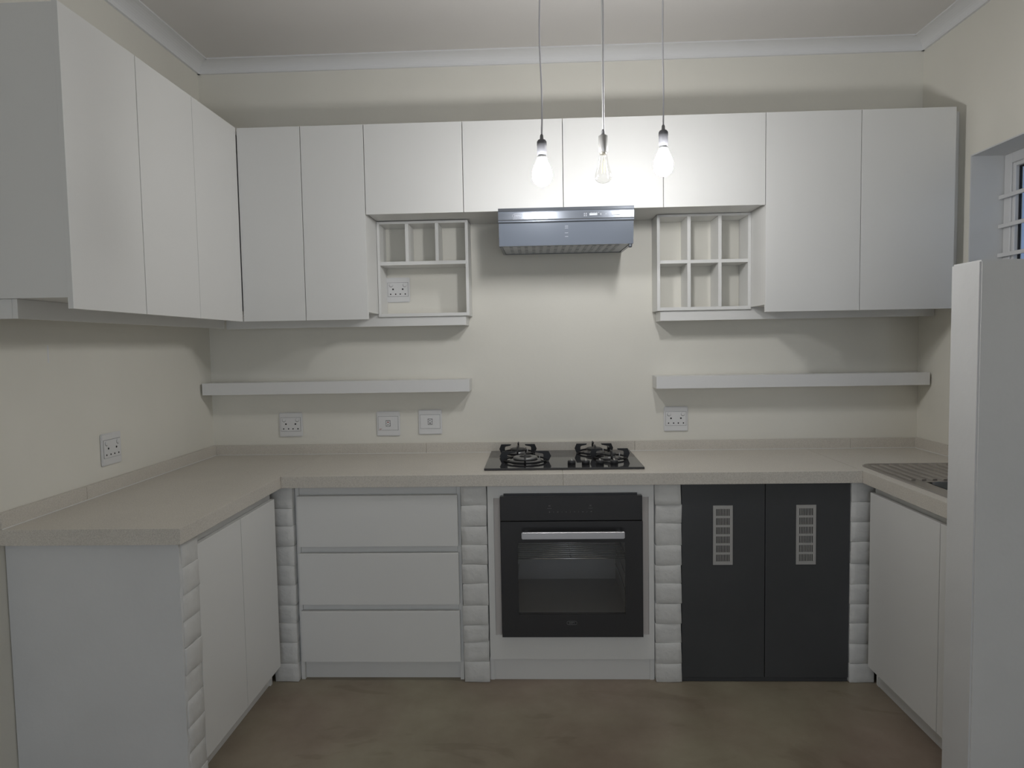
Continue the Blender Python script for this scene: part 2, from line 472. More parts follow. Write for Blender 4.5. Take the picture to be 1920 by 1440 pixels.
# end wall of the left counter: plastered broad face, bare bricks on the narrow edge
ew = empty('brick_end_wall', (0.28, -1.302, 0), 'grey-white plastered wall closing the near end of the left counter', 'wall')
bm = bmesh.new(); bm_box(bm, 0.003, 0.547, -1.357, -1.345, 0.0, ZU - 0.001)
bmesh.ops.subdivide_edges(bm, edges=[e_ for e_ in bm.edges if abs(e_.verts[0].co.z - e_.verts[1].co.z) > 0.1], cuts=26)
rnd = random.Random(3)
for v in bm.verts:
    if v.co.x > 0.5: v.co.x += rnd.uniform(-0.003, 0.0025)
finish('plaster_face', bm, 'plaster_white', ew)
box('core', 0.003, 0.535, -1.345, -1.252, 0, ZU - 0.001, 'brick_paint', ew)
pitch_ = (ZU - 0.002) / 10
mesh4 = [brick_mesh(0.22, 0.099, pitch_ - 0.0008, 90 + k) for k in range(4)]
for k in range(10):
    o = bpy.data.objects.new('brick', mesh4[k % 4]); link(o, ew)
    o.location = (0.44 - 0.28 + rnd.uniform(-1, 1) * 0.002, -1.2985 + 1.302 + rnd.uniform(-1, 1) * 0.001, pitch_ * (k + 0.5) + 0.001)
    o.rotation_euler = (rnd.uniform(-1, 1) * 0.01, 0, rnd.choice((0, math.pi)) + rnd.uniform(-1, 1) * 0.006)

# ================================================================== WORKTOP
ZC, ZU2 = 0.8947, 0.8450
g = 'stone worktop slabs'
def slab(x0, x1, y0, y1, label):
    return tag(box('worktop_slab', x0, x1, y0, y1, ZU2, ZC, 'worktop_stone', None, 0.0018), label, 'worktop', g)
slab(0.001, 0.5698, -1.385, -0.001, 'beige speckled stone worktop slab running along the left wall')
slab(0.5702, 1.7508, -0.592, -0.001, 'beige speckled stone worktop slab above the drawers')
slab(1.7512, 2.9643, -0.592, -0.001, 'beige speckled stone worktop slab above the grey doors')
# right slab with a cut-out for the sink
SX0, SX1, SY0, SY1 = 3.008, 3.462, -0.447, -1.128
sl = boxes('worktop_slab', [
    (2.9647, SX0 + 0.014, -1.154, -0.001, ZU2, ZC), (SX1 - 0.014, XR - 0.001, -1.154, -0.001, ZU2, ZC),
    (SX0 + 0.014, SX1 - 0.014, SY0 - 0.014, -0.001, ZU2, ZC), (SX0 + 0.014, SX1 - 0.014, -1.154, SY1 + 0.014, ZU2, ZC)], 'worktop_stone')
tag(sl, 'beige speckled stone worktop slab holding the sink at the right wall', 'worktop', g)

# upstands
ZT = 0.944
def upstand(name_label, pieces, axis, base, beads):
    e = empty('worktop_upstand', base, name_label, 'upstand', 'stone upstands along the walls')
    for p in pieces: box('panel', *p, ZC + 0.0004, ZT, 'worktop_stone', e, 0.0012)
    boxes('sealant_bead', beads, 'sealant', e, 0.0008)
gp = 0.0008
upstand('stone upstand strip along the left wall', [(0.0005, 0.02, -1.385, -0.9985), (0.0005, 0.02, -0.9965, -0.0205)], 1, (0.01, -0.7, ZC),
        [(0.0195, 0.0222, -1.385, -0.022, ZC, ZC + 0.0028)])
upstand('stone upstand strip along the back wall behind the hob', [(0.0005, 1.0895, -0.02, -0.0005), (1.0905, 2.1275, -0.02, -0.0005), (2.1285, 3.1775, -0.02, -0.0005), (3.1785, XR - 0.0005, -0.02, -0.0005)], 0, (1.75, -0.01, ZC),
        [(0.021, XR - 0.021, -0.0222, -0.0195, ZC, ZC + 0.0026)])
upstand('stone upstand strip along the right wall behind the sink', [(XR - 0.02, XR - 0.0005, -1.15, -0.0205)], 1, (XR - 0.01, -0.6, ZC),
        [(XR - 0.0222, XR - 0.0195, -1.15, -0.022, ZC, ZC + 0.0026)])

# ================================================================== WALL CABINETS
ZB, ZTOP, ZCB, ZS, ZSB = 1.554, 2.4085, 1.587, 2.0166, 2.0255
TH = 0.016
def carcass(e, x0, x1, y0, y1, z0, z1, open_side):
    """five panels, open towards open_side ('y' = front at y0, 'x' = front at x1)"""
    if open_side == 'y':
        box('side_panel', x0, x0 + TH, y0, y1, z0, z1, 'board_white', e)
        box('side_panel', x1 - TH, x1, y0, y1, z0, z1, 'board_white', e)
        box('bottom_panel', x0 + TH, x1 - TH, y0, y1, z0, z0 + TH, 'board_white', e)
        box('top_panel', x0 + TH, x1 - TH, y0, y1, z1 - TH, z1, 'board_white', e)
        box('back_panel', x0 + TH, x1 - TH, y1 - 0.004, y1, z0 + TH, z1 - TH, 'board_white', e)
    else:
        box('side_panel', x0, x1, y0, y0 + TH, z0, z1, 'board_white', e)
        box('side_panel', x0, x1, y1 - TH, y1, z0, z1, 'board_white', e)
        box('bottom_panel', x0, x1, y0 + TH, y1 - TH, z0, z0 + TH, 'board_white', e)
        box('top_panel', x0, x1, y0 + TH, y1 - TH, z1 - TH, z1, 'board_white', e)
        box('back_panel', x0, x0 + 0.004, y0 + TH, y1 - TH, z0 + TH, z1 - TH, 'board_white', e)
def door_y(e, x0, x1, yf, z0, z1, m_='board_white', th=TH, name='door'):
    return box(name, x0, x1, yf, yf + th, z0, z1, m_, e, 0.0009)
def door_x(e, xf, y0, y1, z0, z1, sign=1):
    return box('door', xf - TH if sign > 0 else xf, xf if sign > 0 else xf + TH, y0, y1, z0, z1, 'board_white', e, 0.0009)

gw = 'white wall cabinets'
XF = 0.332
e = empty('wall_cabinet', (0.15, -1.27, ZCB), 'white single-door wall cabinet at the near end of the left wall', 'cabinet', gw)
carcass(e, 0.001, XF - TH - 0.004, -1.450, -1.099, ZCB, ZTOP, 'x')
door_x(e, XF, -1.4575, -1.0985, ZB, ZTOP)
e = empty('wall_cabinet', (0.15, -0.72, ZCB), 'white two-door wall cabinet filling the left corner', 'cabinet', gw)
carcass(e, 0.001, XF - TH - 0.003, -1.0965, -0.002, ZCB, ZTOP, 'x')
door_x(e, XF, -1.0955, -0.7335, ZB, ZTOP)
door_x(e, XF, -0.7315, -0.3535, ZB, ZTOP)
YF = -0.35
YC = YF + TH + 0.002
e = empty('wall_cabinet', (0.61, -0.16, ZCB), 'tall white two-door wall cabinet left of the pigeonhole unit with the socket', 'cabinet', gw)
carcass(e, 0.336, 0.8975, YC, -0.001, ZCB, ZTOP, 'y')
door_y(e, 0.3345, 0.6170, YF, ZB, ZTOP); door_y(e, 0.6198, 0.8997, YF, ZB, ZTOP)
e = empty('wall_cabinet', (1.34, -0.16, ZSB), 'short white two-door wall cabinet behind the left lamp', 'cabinet', gw)
carcass(e, 0.9, 1.7755, YC, -0.001, ZSB, ZTOP, 'y')
door_y(e, 0.9025, 1.3359, YF, ZS, ZTOP); door_y(e, 1.3387, 1.7748, YF, ZS, ZTOP)
e = empty('wall_cabinet', (2.21, -0.16, ZSB), 'short white two-door wall cabinet behind the right lamp', 'cabinet', gw)
carcass(e, 1.7775, 2.6525, YC, -0.001, ZSB, ZTOP, 'y')
door_y(e, 1.7776, 2.2104, YF, ZS, ZTOP); door_y(e, 2.2132, 2.6497, YF, ZS, ZTOP)
e = empty('wall_cabinet', (3.05, -0.16, ZCB), 'tall white two-door wall cabinet beside the window', 'cabinet', gw)
carcass(e, 2.6555, 3.450, YC, -0.001, ZCB, ZTOP, 'y')
door_y(e, 2.6525, 3.0553, YF, ZB, ZTOP); door_y(e, 3.0577, 3.4521, YF, ZB, ZTOP)
box('filler_panel', 3.451, XR - 0.001, -0.285, -0.269, ZCB, ZTOP, 'board_white', e)

# pelmets under the wall cabinets
gpm = 'white pelmet boards under the wall cabinets'
e = empty('pelmet', (0.14, -0.78, 1.53), 'white pelmet board under the left wall cabinets', 'pelmet', gpm)
box('front_board', 0.134, 0.150, -1.4355, -0.148, 1.530, ZCB - 0.0005, 'board_white', e)
box('end_return', 0.001, 0.1335, -1.4355, -1.4195, 1.530, ZCB - 0.0005, 'board_white', e)
e = empty('pelmet', (0.7, -0.12, 1.53), 'white pelmet board under the left pigeonhole unit and tall cabinet', 'pelmet', gpm)
boxes('front_board', [(0.151, 0.8985, -0.131, -0.115, 1.528, ZCB - 0.0005), (0.8985, 1.316, -0.131, -0.115, 1.528, 1.5705)], 'board_white', e)
box('end_return', 1.300, 1.316, -0.1148, -0.001, 1.528, 1.5705, 'board_white', e)
e = empty('pelmet', (2.87, -0.12, 1.53), 'white pelmet board under the right pigeonhole unit and tall cabinet', 'pelmet', gpm)
boxes('front_board', [(2.656, XR - 0.002, -0.131, -0.115, 1.530, ZCB - 0.0005), (2.2365, 2.656, -0.131, -0.115, 1.530, 1.5755)], 'board_white', e)
box('end_return', 2.2365, 2.2525, -0.1148, -0.001, 1.530, 1.5755, 'board_white', e)

# pigeonhole units
gc = 'white pigeonhole shelf units'
CY = -0.142
e = empty('pigeonhole_unit', (1.117, -0.07, 1.572), 'white pigeonhole unit with three small cells over one wide cell', 'shelf unit', gc)
box('side_panel', 0.8992, 0.9115, CY, -0.001, 1.572, 2.022, 'board_white', e, 0.0006)
box('side_panel', 1.3195, 1.3335, CY, -0.001, 1.572, 2.022, 'board_white', e, 0.0006)
box('bottom_panel', 0.9117, 1.3193, CY, -0.001, 1.572, 1.5875, 'board_white', e, 0.0006)
box('top_panel', 0.9117, 1.3193, CY, -0.001, 2.010, 2.022, 'board_white', e, 0.0006)
box('shelf', 0.9117, 1.3193, CY, -0.001, 1.8165, 1.8335, 'board_white', e, 0.0006)
for x in (1.0345, 1.1775):
    box('divider', x, x + 0.0155, CY, -0.001, 1.8337, 2.0098, 'board_white', e, 0.0006)
e = empty('pigeonhole_unit', (2.44, -0.07, 1.577), 'white pigeonhole unit with six equal cells right of the hood', 'shelf unit', gc)
box('side_panel', 2.2200, 2.2340, CY, -0.001, 1.577, 2.0235, 'board_white', e, 0.0006)
box('side_panel', 2.6410, 2.6548, CY, -0.001, 1.577, 2.0235, 'board_white', e, 0.0006)
box('bottom_panel', 2.2342, 2.6408, CY, -0.001, 1.577, 1.5925, 'board_white', e, 0.0006)
box('top_panel', 2.2342, 2.6408, CY, -0.001, 2.0125, 2.0235, 'board_white', e, 0.0006)
box('shelf', 2.2342, 2.6408, CY, -0.001, 1.7963, 1.8118, 'board_white', e, 0.0006)
for x in (2.3610, 2.5040):
    box('divider', x, x + 0.0155, CY, -0.001, 1.5927, 1.7961, 'board_white', e, 0.0006)
    box('divider', x, x + 0.0155, CY, -0.001, 1.8120, 2.0123, 'board_white', e, 0.0006)

# floating shelves
gs = 'white floating shelves'
def shelf(x0, x1, z0, z1, label):
    e = empty('floating_shelf', ((x0 + x1) / 2, -0.06, z0), label, 'shelf', gs)
    box('board', x0, x1, -0.1185, -0.001, z0, z1, 'board_white', e, 0.001)
    box('front_edging', x0, x1, -0.1200, -0.1187, z0, z1, 'board_edge', e)
shelf(0.012, 1.3235, 1.208, 1.266, 'white floating shelf on the back wall left of the hob')
shelf(2.2195, 3.494, 1.208, 1.2665, 'white floating shelf on the back wall right of the hob')

# ================================================================== BASE UNITS
# drawers
e = empty('drawer_unit', (0.967, -0.33, 0), 'white three-drawer base unit with recessed finger pulls', 'drawer unit')
DX0, DX1 = 0.6265, 1.3075
box('side_panel', 0.613, 0.629, -0.548, -0.03, 0.0, 0.844, 'board_white', e)
box('side_panel', 1.303, 1.319, -0.548, -0.03, 0.0, 0.844, 'board_white', e)
box('bottom_panel', 0.630, 1.302, -0.548, -0.03, 0.090, 0.106, 'board_white', e)
box('back_panel', 0.630, 1.302, -0.040, -0.03, 0.106, 0.844, 'board_white', e)
for z0, z1 in ((0.588, 0.8055), (0.3375, 0.5575), (0.0875, 0.3075)):
    d = box('drawer', DX0, DX1, -0.571, -0.551, z0, z1, 'board_white', e, 0.0012)
for z0, z1 in ((0.790, 0.842), (0.545, 0.600), (0.295, 0.350)):
    box('finger_rail', 0.630, 1.302, -0.545, -0.530, z0, z1, 'board_white', e)
box('plinth', 0.612, 1.318, -0.530, -0.514, 0.0, 0.0895, 'board_white', e)

# oven housing
e = empty('oven_housing', (1.78, -0.33, 0), 'white surround panel and plinth framing the oven', 'cabinet')
OX0, OX1 = 1.434, 2.126
OZ0, OZ1 = 0.2045, 0.8025
boxes('surround_panel', [(OX0, 1.4595, -0.566, -0.550, 0.098, 0.843), (2.1045, OX1, -0.566, -0.550, 0.098, 0.843),
                         (1.4595, 2.1045, -0.566, -0.550, 0.098, 0.2035), (1.4595, 2.1045, -0.566, -0.550, 0.790, 0.843)], 'board_white', e)
box('filler_strip', 1.4600, 1.4855, -0.562, -0.552, 0.2038, 0.7898, 'filler_strip', e)
box('filler_strip', 2.0785, 2.1040, -0.562, -0.552, 0.2038, 0.7898, 'filler_strip', e)
box('side_panel', OX0, OX0 + 0.016, -0.549, -0.03, 0.0, 0.843, 'board_white', e)
box('side_panel', OX1 - 0.016, OX1, -0.549, -0.03, 0.0, 0.843, 'board_white', e)
box('plinth', 1.4305, 2.1295, -0.545, -0.529, 0.0, 0.0965, 'board_white', e)

# charcoal cupboard
e = empty('charcoal_cupboard', (2.585, -0.33, 0), 'charcoal two-door cupboard with silver vent grilles', 'cupboard')
box('side_panel', 2.241, 2.257, -0.548, -0.03, 0.004, 0.843, 'charcoal_board', e)
box('side_panel', 2.910, 2.926, -0.548, -0.03, 0.004, 0.843, 'charcoal_board', e)
box('bottom_panel', 2.258, 2.909, -0.548, -0.03, 0.004, 0.020, 'charcoal_board', e)
box('back_panel', 2.258, 2.909, -0.040, -0.03, 0.022, 0.843, 'charcoal_board', e)
box('kick_rail', 2.241, 2.926, -0.560, -0.549, 0.0005, 0.020, 'charcoal_board', e)
for x0, x1, vx in ((2.2405, 2.5808, 2.4088), (2.5838, 2.9260, 2.7478)):
    d = door_y(e, x0, x1, -0.568, 0.021, 0.8430, 'charcoal_board')
    vx0, vx1, vz0, vz1 = vx - 0.0402, vx + 0.0402, 0.5025, 0.7515
    pl = []
    ya, yb = -0.5712, -0.5682
    mx_, mz_ = 0.0128, 0.0140
    rows, cols = 6, 9
    rh = (vz1 - vz0 - 2 * mz_) / (rows - 0.23)
    cw = (vx1 - vx0 - 2 * mx_) / (cols - 0.45)
    pl += [(vx0, vx0 + mx_, ya, yb, vz0, vz1), (vx1 - mx_, vx1, ya, yb, vz0, vz1),
           (vx0 + mx_, vx1 - mx_, ya, yb, vz0, vz0 + mz_), (vx0 + mx_, vx1 - mx_, ya, yb, vz1 - mz_, vz1)]
    for r_ in range(1, rows):
        z = vz0 + mz_ + r_ * rh
        pl.append((vx0 + mx_, vx1 - mx_, ya, yb, z - 0.23 * rh, z))
    for c_ in range(1, cols):
        x = vx0 + mx_ + c_ * cw
        pl.append((x - 0.45 * cw, x, ya + 0.0004, yb, vz0 + mz_, vz1 - mz_))
    gr = boxes('vent_grille', pl, 'vent_metal', d)
    gr['label'] = 'slotted silver vent grille'
    bk = box('slot_shade', vx0 + mx_, vx1 - mx_, -0.5682, -0.5680, vz0 + mz_, vz1 - mz_, 'hole_black', d)  # black sheet painting in the dark behind the slots

# left base cabinet (faces +X)
e = empty('base_cabinet', (0.28, -0.93, 0), 'white two-door base cabinet under the left worktop', 'cabinet')
box('side_panel', 0.02, 0.528, -1.246, -1.230, 0.0, 0.844, 'board_white', e)
box('side_panel', 0.02, 0.500, -0.606, -0.590, 0.0, 0.844, 'board_white', e)
box('bottom_panel', 0.02, 0.528, -1.229, -0.607, 0.092, 0.108, 'board_white', e)
box('finger_rail', 0.512, 0.527, -1.229, -0.607, 0.785, 0.842, 'board_white', e)
door_x(e, 0.549, -1.2480, -0.9345, 0.0905, 0.8060)
door_x(e, 0.549, -0.9315, -0.6150, 0.0905, 0.8060)
box('plinth', 0.476, 0.492, -1.249, -0.582, 0.0, 0.0895, 'board_white', e)

# right base cabinet (faces -X)
e = empty('base_cabinet', (3.25, -0.87, 0), 'white base cabinet under the sink at the right', 'cabinet')
box('side_panel', 3.034, 3.48, -0.606, -0.590, 0.0, 0.844, 'board_white', e)
box('side_panel', 3.006, 3.48, -1.152, -1.136, 0.0, 0.844, 'board_white', e)
box('bottom_panel', 3.006, 3.48, -1.135, -0.607, 0.092, 0.108, 'board_white', e)
box('finger_rail', 3.008, 3.023, -1.135, -0.607, 0.785, 0.842, 'board_white', e)
door_x(e, 2.985, -1.0790, -0.6130, 0.0905, 0.8110, -1)
door_x(e, 2.985, -1.1520, -1.0820, 0.0905, 0.8110, -1)
box('plinth', 3.036, 3.052, -1.152, -0.582, 0.0, 0.0895, 'board_white', e)

# ================================================================== OVEN
e = empty('oven', (1.782, -0.33, 0.2045), 'black built-in electric oven with a steel bar handle', 'oven')
YO = -0.5915
VX0, VX1 = 1.4875, 2.0765
# body with an open cavity
boxes('body', [(1.500, 1.545, -0.566, -0.06, 0.215, 0.795), (2.020, 2.065, -0.566, -0.06, 0.215, 0.795),
               (1.545, 2.020, -0.566, -0.06, 0.215, 0.275), (1.545, 2.020, -0.566, -0.06, 0.630, 0.795),
               (1.545, 2.020, -0.090, -0.06, 0.275, 0.630)], 'oven_cavity', e)
box('vent_trim', 1.502, 2.057, -0.5715, -0.567, 0.795, 0.8095, 'oven_black', e, 0.001)
cp = box('control_panel', VX0, VX1 - 0.001, YO, -0.5665, 0.698, 0.8020, 'black_glass', e, 0.003)
# touch icons, printed
ic = []
iz = 0.7355
ix0 = 1.693
for k in range(11):
    x = ix0 + k * 0.0172
    if k % 2 == 0:
        ic.append((x - 0.0028, x + 0.0028, YO - 0.0004, YO, iz - 0.0006, iz + 0.0006))
        if k in (0, 2, 8): ic.append((x - 0.0006, x + 0.0006, YO - 0.0004, YO, iz - 0.0028, iz + 0.0028))
        if k == 10: ic.append((x - 0.0022, x + 0.0022, YO - 0.0004, YO, iz + 0.0018, iz + 0.0028))
    else:
        ic.append((x - 0.0004, x + 0.0004, YO - 0.0004, YO, iz - 0.0030, iz + 0.0030))
for x in (1.693, 1.862):
    ic.append((x - 0.009, x + 0.009, YO - 0.0004, YO, 0.7500, 0.7510))
    ic.append((x - 0.003, x - 0.0018, YO - 0.0004, YO, 0.758, 0.765)); ic.append((x + 0.0018, x + 0.003, YO - 0.0004, YO, 0.758, 0.765))
    ic.append((x - 0.003, x + 0.003, YO - 0.0004, YO, 0.761, 0.762))
boxes('touch_icons', ic, 'print_dim', cp)
# door: black glass frame around the window
WX0, WX1, WZa, WZb = 1.559, 2.004, 0.3025, 0.6065
dr = boxes('door', [(VX0 + 0.001, WX0, YO, -0.569, OZ0, 0.6955), (WX1, VX1, YO, -0.569, OZ0, 0.6955),
                    (WX0, WX1, YO, -0.569, OZ0, WZa), (WX0, WX1, YO, -0.569, WZb, 0.6955)], 'oven_black', e)
box('window_pane', WX0, WX1, YO + 0.001, YO + 0.005, WZa, WZb, 'oven_glass', dr)
h = empty('handle', (0, 0, 0)); h.parent = dr; h.location = (0, 0, 0)
bm = bmesh.new(); bm_box(bm, 1.5765, 1.9965, YO - 0.048, YO - 0.036, 0.6345, 0.6640)
bmesh.ops.bevel(bm, geom=bm.edges[:], offset=0.003, segments=3, affect='EDGES')
bpy.data.objects.remove(h)
hd = finish('handle', bm, 'satin_steel', dr); hd['label'] = 'brushed steel bar handle'
for xa in (1.590, 1.967): box('handle_mount', xa, xa + 0.016, YO - 0.036, YO, 0.640, 0.6588, 'oven_black', dr)
# badge
bd = []
out = stadium(1.780, 0.2655, 0.042, 0.0150)
bm = bmesh.new(); bm_tube(bm, [(x, YO - 0.0002, z) for x, z in out], 0.0007, 4, True)
badge = finish('badge_outline', bm, 'print_dim', dr)
text_mesh('badge_lettering', 'DEFY', 0.0105, (1.780, YO - 0.0003, 0.2655), 'print_dim', dr, 1.05)
# rack in the oven
rk = empty('oven_rack', (1.78, -0.33, 0.505), 'chrome wire rack inside the oven', 'oven rack')
for k in range(15):
    y = -0.555 + k * 0.028
    tube('wire', [(1.548, y, 0.528), (2.017, y, 0.528)], 0.0022 if k else 0.0036, 'rack_steel', rk, 6)
for x in (1.551, 1.78, 2.014):
    tube('crossbar', [(x, -0.555, 0.524), (x, -0.15, 0.524)], 0.003, 'rack_steel', rk, 6)
for z in (0.36, 0.43, 0.517, 0.58):
    for x in (1.5475, 2.0175):
        tube('side_runner', [(x, -0.54, z), (x, -0.12, z)], 0.003, 'rack_steel', e, 6)

# ================================================================== EXTRACTOR HOOD
e = empty('extractor_hood', (1.783, -0.18, 1.868), 'silver-grey extractor hood under the short wall cabinets', 'extractor hood')
HX0, HX1 = 1.4945, 2.0725
# shell: upright visor front, underside rising slightly to the wall
def under(y): return 1.8715 + 0.0155 * y / 0.40
prof = [(-0.001, under(0)), (-0.018, under(-0.018)), (-0.018, under(-0.018) + 0.008), (-0.375, under(-0.375) + 0.008), (-0.375, under(-0.375)), (-0.400, 1.856), (-0.4155, 1.949), (-0.4165, 1.953), (-0.4165, 2.0130), (-0.001, 2.0130)]
sh = prism('shell', prof, HX0, HX1, 0, 'hood_silver', e)
fs_prof = [(-0.4168, 2.0135), (-0.4195, 2.0140), (-0.4215, 2.0130), (-0.4225, 2.0010), (-0.4213, 1.9990), (-0.4206, 1.9950),
           (-0.4187, 1.9660), (-0.4228, 1.9600), (-0.4222, 1.9550), (-0.4172, 1.9510), (-0.4168, 1.9530)]
fs = prism('front_strip', fs_prof, HX0 - 0.0015, HX1 + 0.0015, 0, 'hood_silver', e)
for xa in (HX0, HX1 - 0.012):
    bm = bmesh.new()
    bm_prism(bm, [(-0.375, under(-0.375) - 0.001), (-0.018, under(-0.018) - 0.001), (-0.018, under(-0.018) + 0.0078), (-0.375, under(-0.375) + 0.0078)], xa, xa + 0.012, 0)
    finish('end_lip', bm, 'hood_silver', e)
fl = prism('grease_filter', [(-0.3745, under(-0.3745) + 0.002), (-0.0185, under(-0.0185) + 0.002), (-0.0185, under(-0.0185) + 0.0075), (-0.3745, under(-0.3745) + 0.0075)], HX0 + 0.013, HX1 - 0.013, 0, 'hood_filter', e)
for k in range(15):
    x = HX0 + 0.042 + k * 0.0335
    for ya, yb_ in ((-0.345, -0.215), (-0.190, -0.050)):
        prism('filter_slot', [(ya, under(ya)), (yb_, under(yb_)), (yb_, under(yb_) + 0.0019), (ya, under(ya) + 0.0019)], x, x + 0.014, 0, 'filter_slot', fl)
lathe('knob', [(0.0, -0.010), (0.006, -0.009), (0.008, -0.004), (0.008, 0.006), (0, 0.006)], (HX1 - 0.012, -0.392, 1.850), 'hood_silver', e, 14)
yb = -0.4207
out = stadium(1.5755, 1.9810, 0.0425, 0.0165)
bm = bmesh.new(); bm_tube(bm, [(x, yb, z) for x, z in out], 0.0008, 4, True)
finish('badge_outline', bm, 'print_light', fs)
text_mesh('badge_lettering', 'DEFY', 0.0115, (1.5755, yb, 1.9810), 'print_light', fs, 1.05)
boxes('badge_underline', [(1.556 + k * 0.0052, 1.5597 + k * 0.0052, yb - 0.0002, yb + 0.0004, 1.9670, 1.9685) for k in range(8)], 'print_light', fs)
def slider(x0, x1, kx):
    boxes('slider_slot', [(x0, x1, yb - 0.0008, yb + 0.0004, 1.9760, 1.9850)], 'hood_filter', fs)
    boxes('slider_knob', [(kx, kx + 0.012, yb - 0.005, yb - 0.001, 1.9765, 1.9845)], 'hood_silver', fs)
    boxes('slider_marks', [(x0 + 0.006 + k * 0.008, x0 + 0.0085 + k * 0.008, yb - 0.0004, yb + 0.0004, 1.9870, 1.9890) for k in range(int((x1 - x0 - 0.008) / 0.008))], 'print_light', fs)
slider(1.884, 1.934, 1.918); slider(1.978, 2.019, 2.004)
box('dash_mark', 1.952, 1.958, yb - 0.0004, yb + 0.0004, 1.9800, 1.9815, 'print_light', fs)
fan = []
for dx, dz in ((-0.004, 0.004), (0.004, 0.004), (-0.004, -0.004), (0.004, -0.004)):
    fan.append((1.8665 + dx - 0.003, 1.8665 + dx + 0.003, yb - 0.0004, yb + 0.0004, 1.9805 + dz - 0.003, 1.9805 + dz - 0.0015))
    fan.append((1.8665 + dx - 0.0008, 1.8665 + dx + 0.0008, yb - 0.0004, yb + 0.0004, 1.9805 + dz - 0.003, 1.9805 + dz + 0.003))
boxes('fan_symbol', fan, 'print_light', fs)
bm = bmesh.new(); bm_tube(bm, [(2.034 + 0.004 * math.cos(a * math.pi / 4), yb, 1.9815 + 0.004 * math.sin(a * math.pi / 4)) for a in range(8)], 0.0006, 4, True)
finish('light_symbol', bm, 'print_light', fs)
# small embossed marks in the middle of the visor
def on_visor(s):      # s = 0 top .. 1 bottom
    return (-0.4155 + 0.0155 * s - 0.0006, 1.949 - 0.093 * s)
bm = bmesh.new()
for s in (0.16, 0.24, 0.46, 0.62):
    y, z = on_visor(s)
    bm_box(bm, 1.7790, 1.7930, y, y + 0.002, z - 0.0006, z + 0.0006)
finish('embossed_marks', bm, 'hood_filter', sh)

# ================================================================== GAS HOB
e = empty('gas_hob', (1.758, -0.27, 0.8955), 'black glass four-burner gas hob with cast iron pan supports', 'hob')
HG = 0.9045
box('glass_plate', 1.418, 2.0985, -0.508, -0.034, 0.8957, HG, 'black_glass', e, 0.0015)
def arc(c, r, z, k=28):
    return [(c[0] + r * math.cos(2 * math.pi * i / k), c[1] + r * math.sin(2 * math.pi * i / k), z) for i in range(k)]
def burner(cx, cy, R, kind):
    c = (cx, cy, HG)
    if kind == 'wok':
        lathe('burner_base', [(0.072, 0.0), (0.072, 0.004), (0.062, 0.009), (0.05, 0.010), (0.05, 0.006), (0.0, 0.006)], c, 'burner_alu', e, 32)
        lathe('burner_ring', [(0.030, 0.010), (0.052, 0.010), (0.056, 0.018), (0.050, 0.023), (0.030, 0.023), (0.030, 0.010)], c, 'burner_alu', e, 32)
        lathe('burner_cap', [(0.0, 0.029), (0.022, 0.028), (0.026, 0.024), (0.026, 0.012), (0.0, 0.012)], c, 'burner_cap', e, 24)
    else:
        r = 0.030 if kind == 'small' else 0.037
        lathe('burner_base', [(r + 0.012, 0.0), (r + 0.012, 0.003), (r, 0.006), (r - 0.003, 0.012), (r - 0.003, 0.019), (0, 0.019)], c, 'burner_alu', e, 28)
        lathe('burner_cap', [(r + 0.002, 0.0192), (r + 0.003, 0.022), (r - 0.004, 0.0265), (0, 0.028)], c, 'burner_cap', e, 28)
    lathe('spark_pin', [(0.0022, 0.0), (0.0022, 0.022), (0.0, 0.025)], (cx + 0.045 if kind != 'wok' else cx + 0.064, cy + 0.012, HG), 'plastic_white', e, 8)
    ps = tube('pan_support', arc((cx, cy), R * 0.80, HG + 0.0075), 0.0045, 'cast_iron', e, 6, True)
    # bracket arms: upright with a kinked outer edge and an inward finger on top
    prof2 = [(R * 0.70, 0.001), (R * 0.90, 0.001), (R * 1.0, 0.024), (R * 0.90, 0.046), (R * 0.36, 0.046), (R * 0.40, 0.040), (R * 0.66, 0.035), (R * 0.70, 0.030)]
    for q in range(4):
        a = q * math.pi / 2
        bm = bmesh.new()
        bm_prism(bm, prof2, -0.0032, 0.0032, 1)
        bmesh.ops.rotate(bm, verts=bm.verts, cent=(0, 0, 0), matrix=Matrix.Rotation(a, 3, 'Z'))
        bmesh.ops.translate(bm, verts=bm.verts, vec=c)
        finish('support_arm', bm, 'cast_iron', ps)
burner(1.592, -0.340, 0.116, 'wok')
burner(1.553, -0.128, 0.090, 'medium')
burner(1.917, -0.132, 0.092, 'medium')
burner(1.976, -0.290, 0.090, 'small')
for x in (1.795, 1.8565, 1.918, 1.9795):
    k = lathe('knob', [(0.0175, 0.0), (0.0175, 0.012), (0.0165, 0.0165), (0.015, 0.018), (0, 0.018)], (x, -0.4275, HG), 'oven_black', e, 20)
    box('knob_grip', x - 0.003, x + 0.003, -0.4425, -0.4125, HG + 0.0178, HG + 0.0215, 'vent_metal', k)

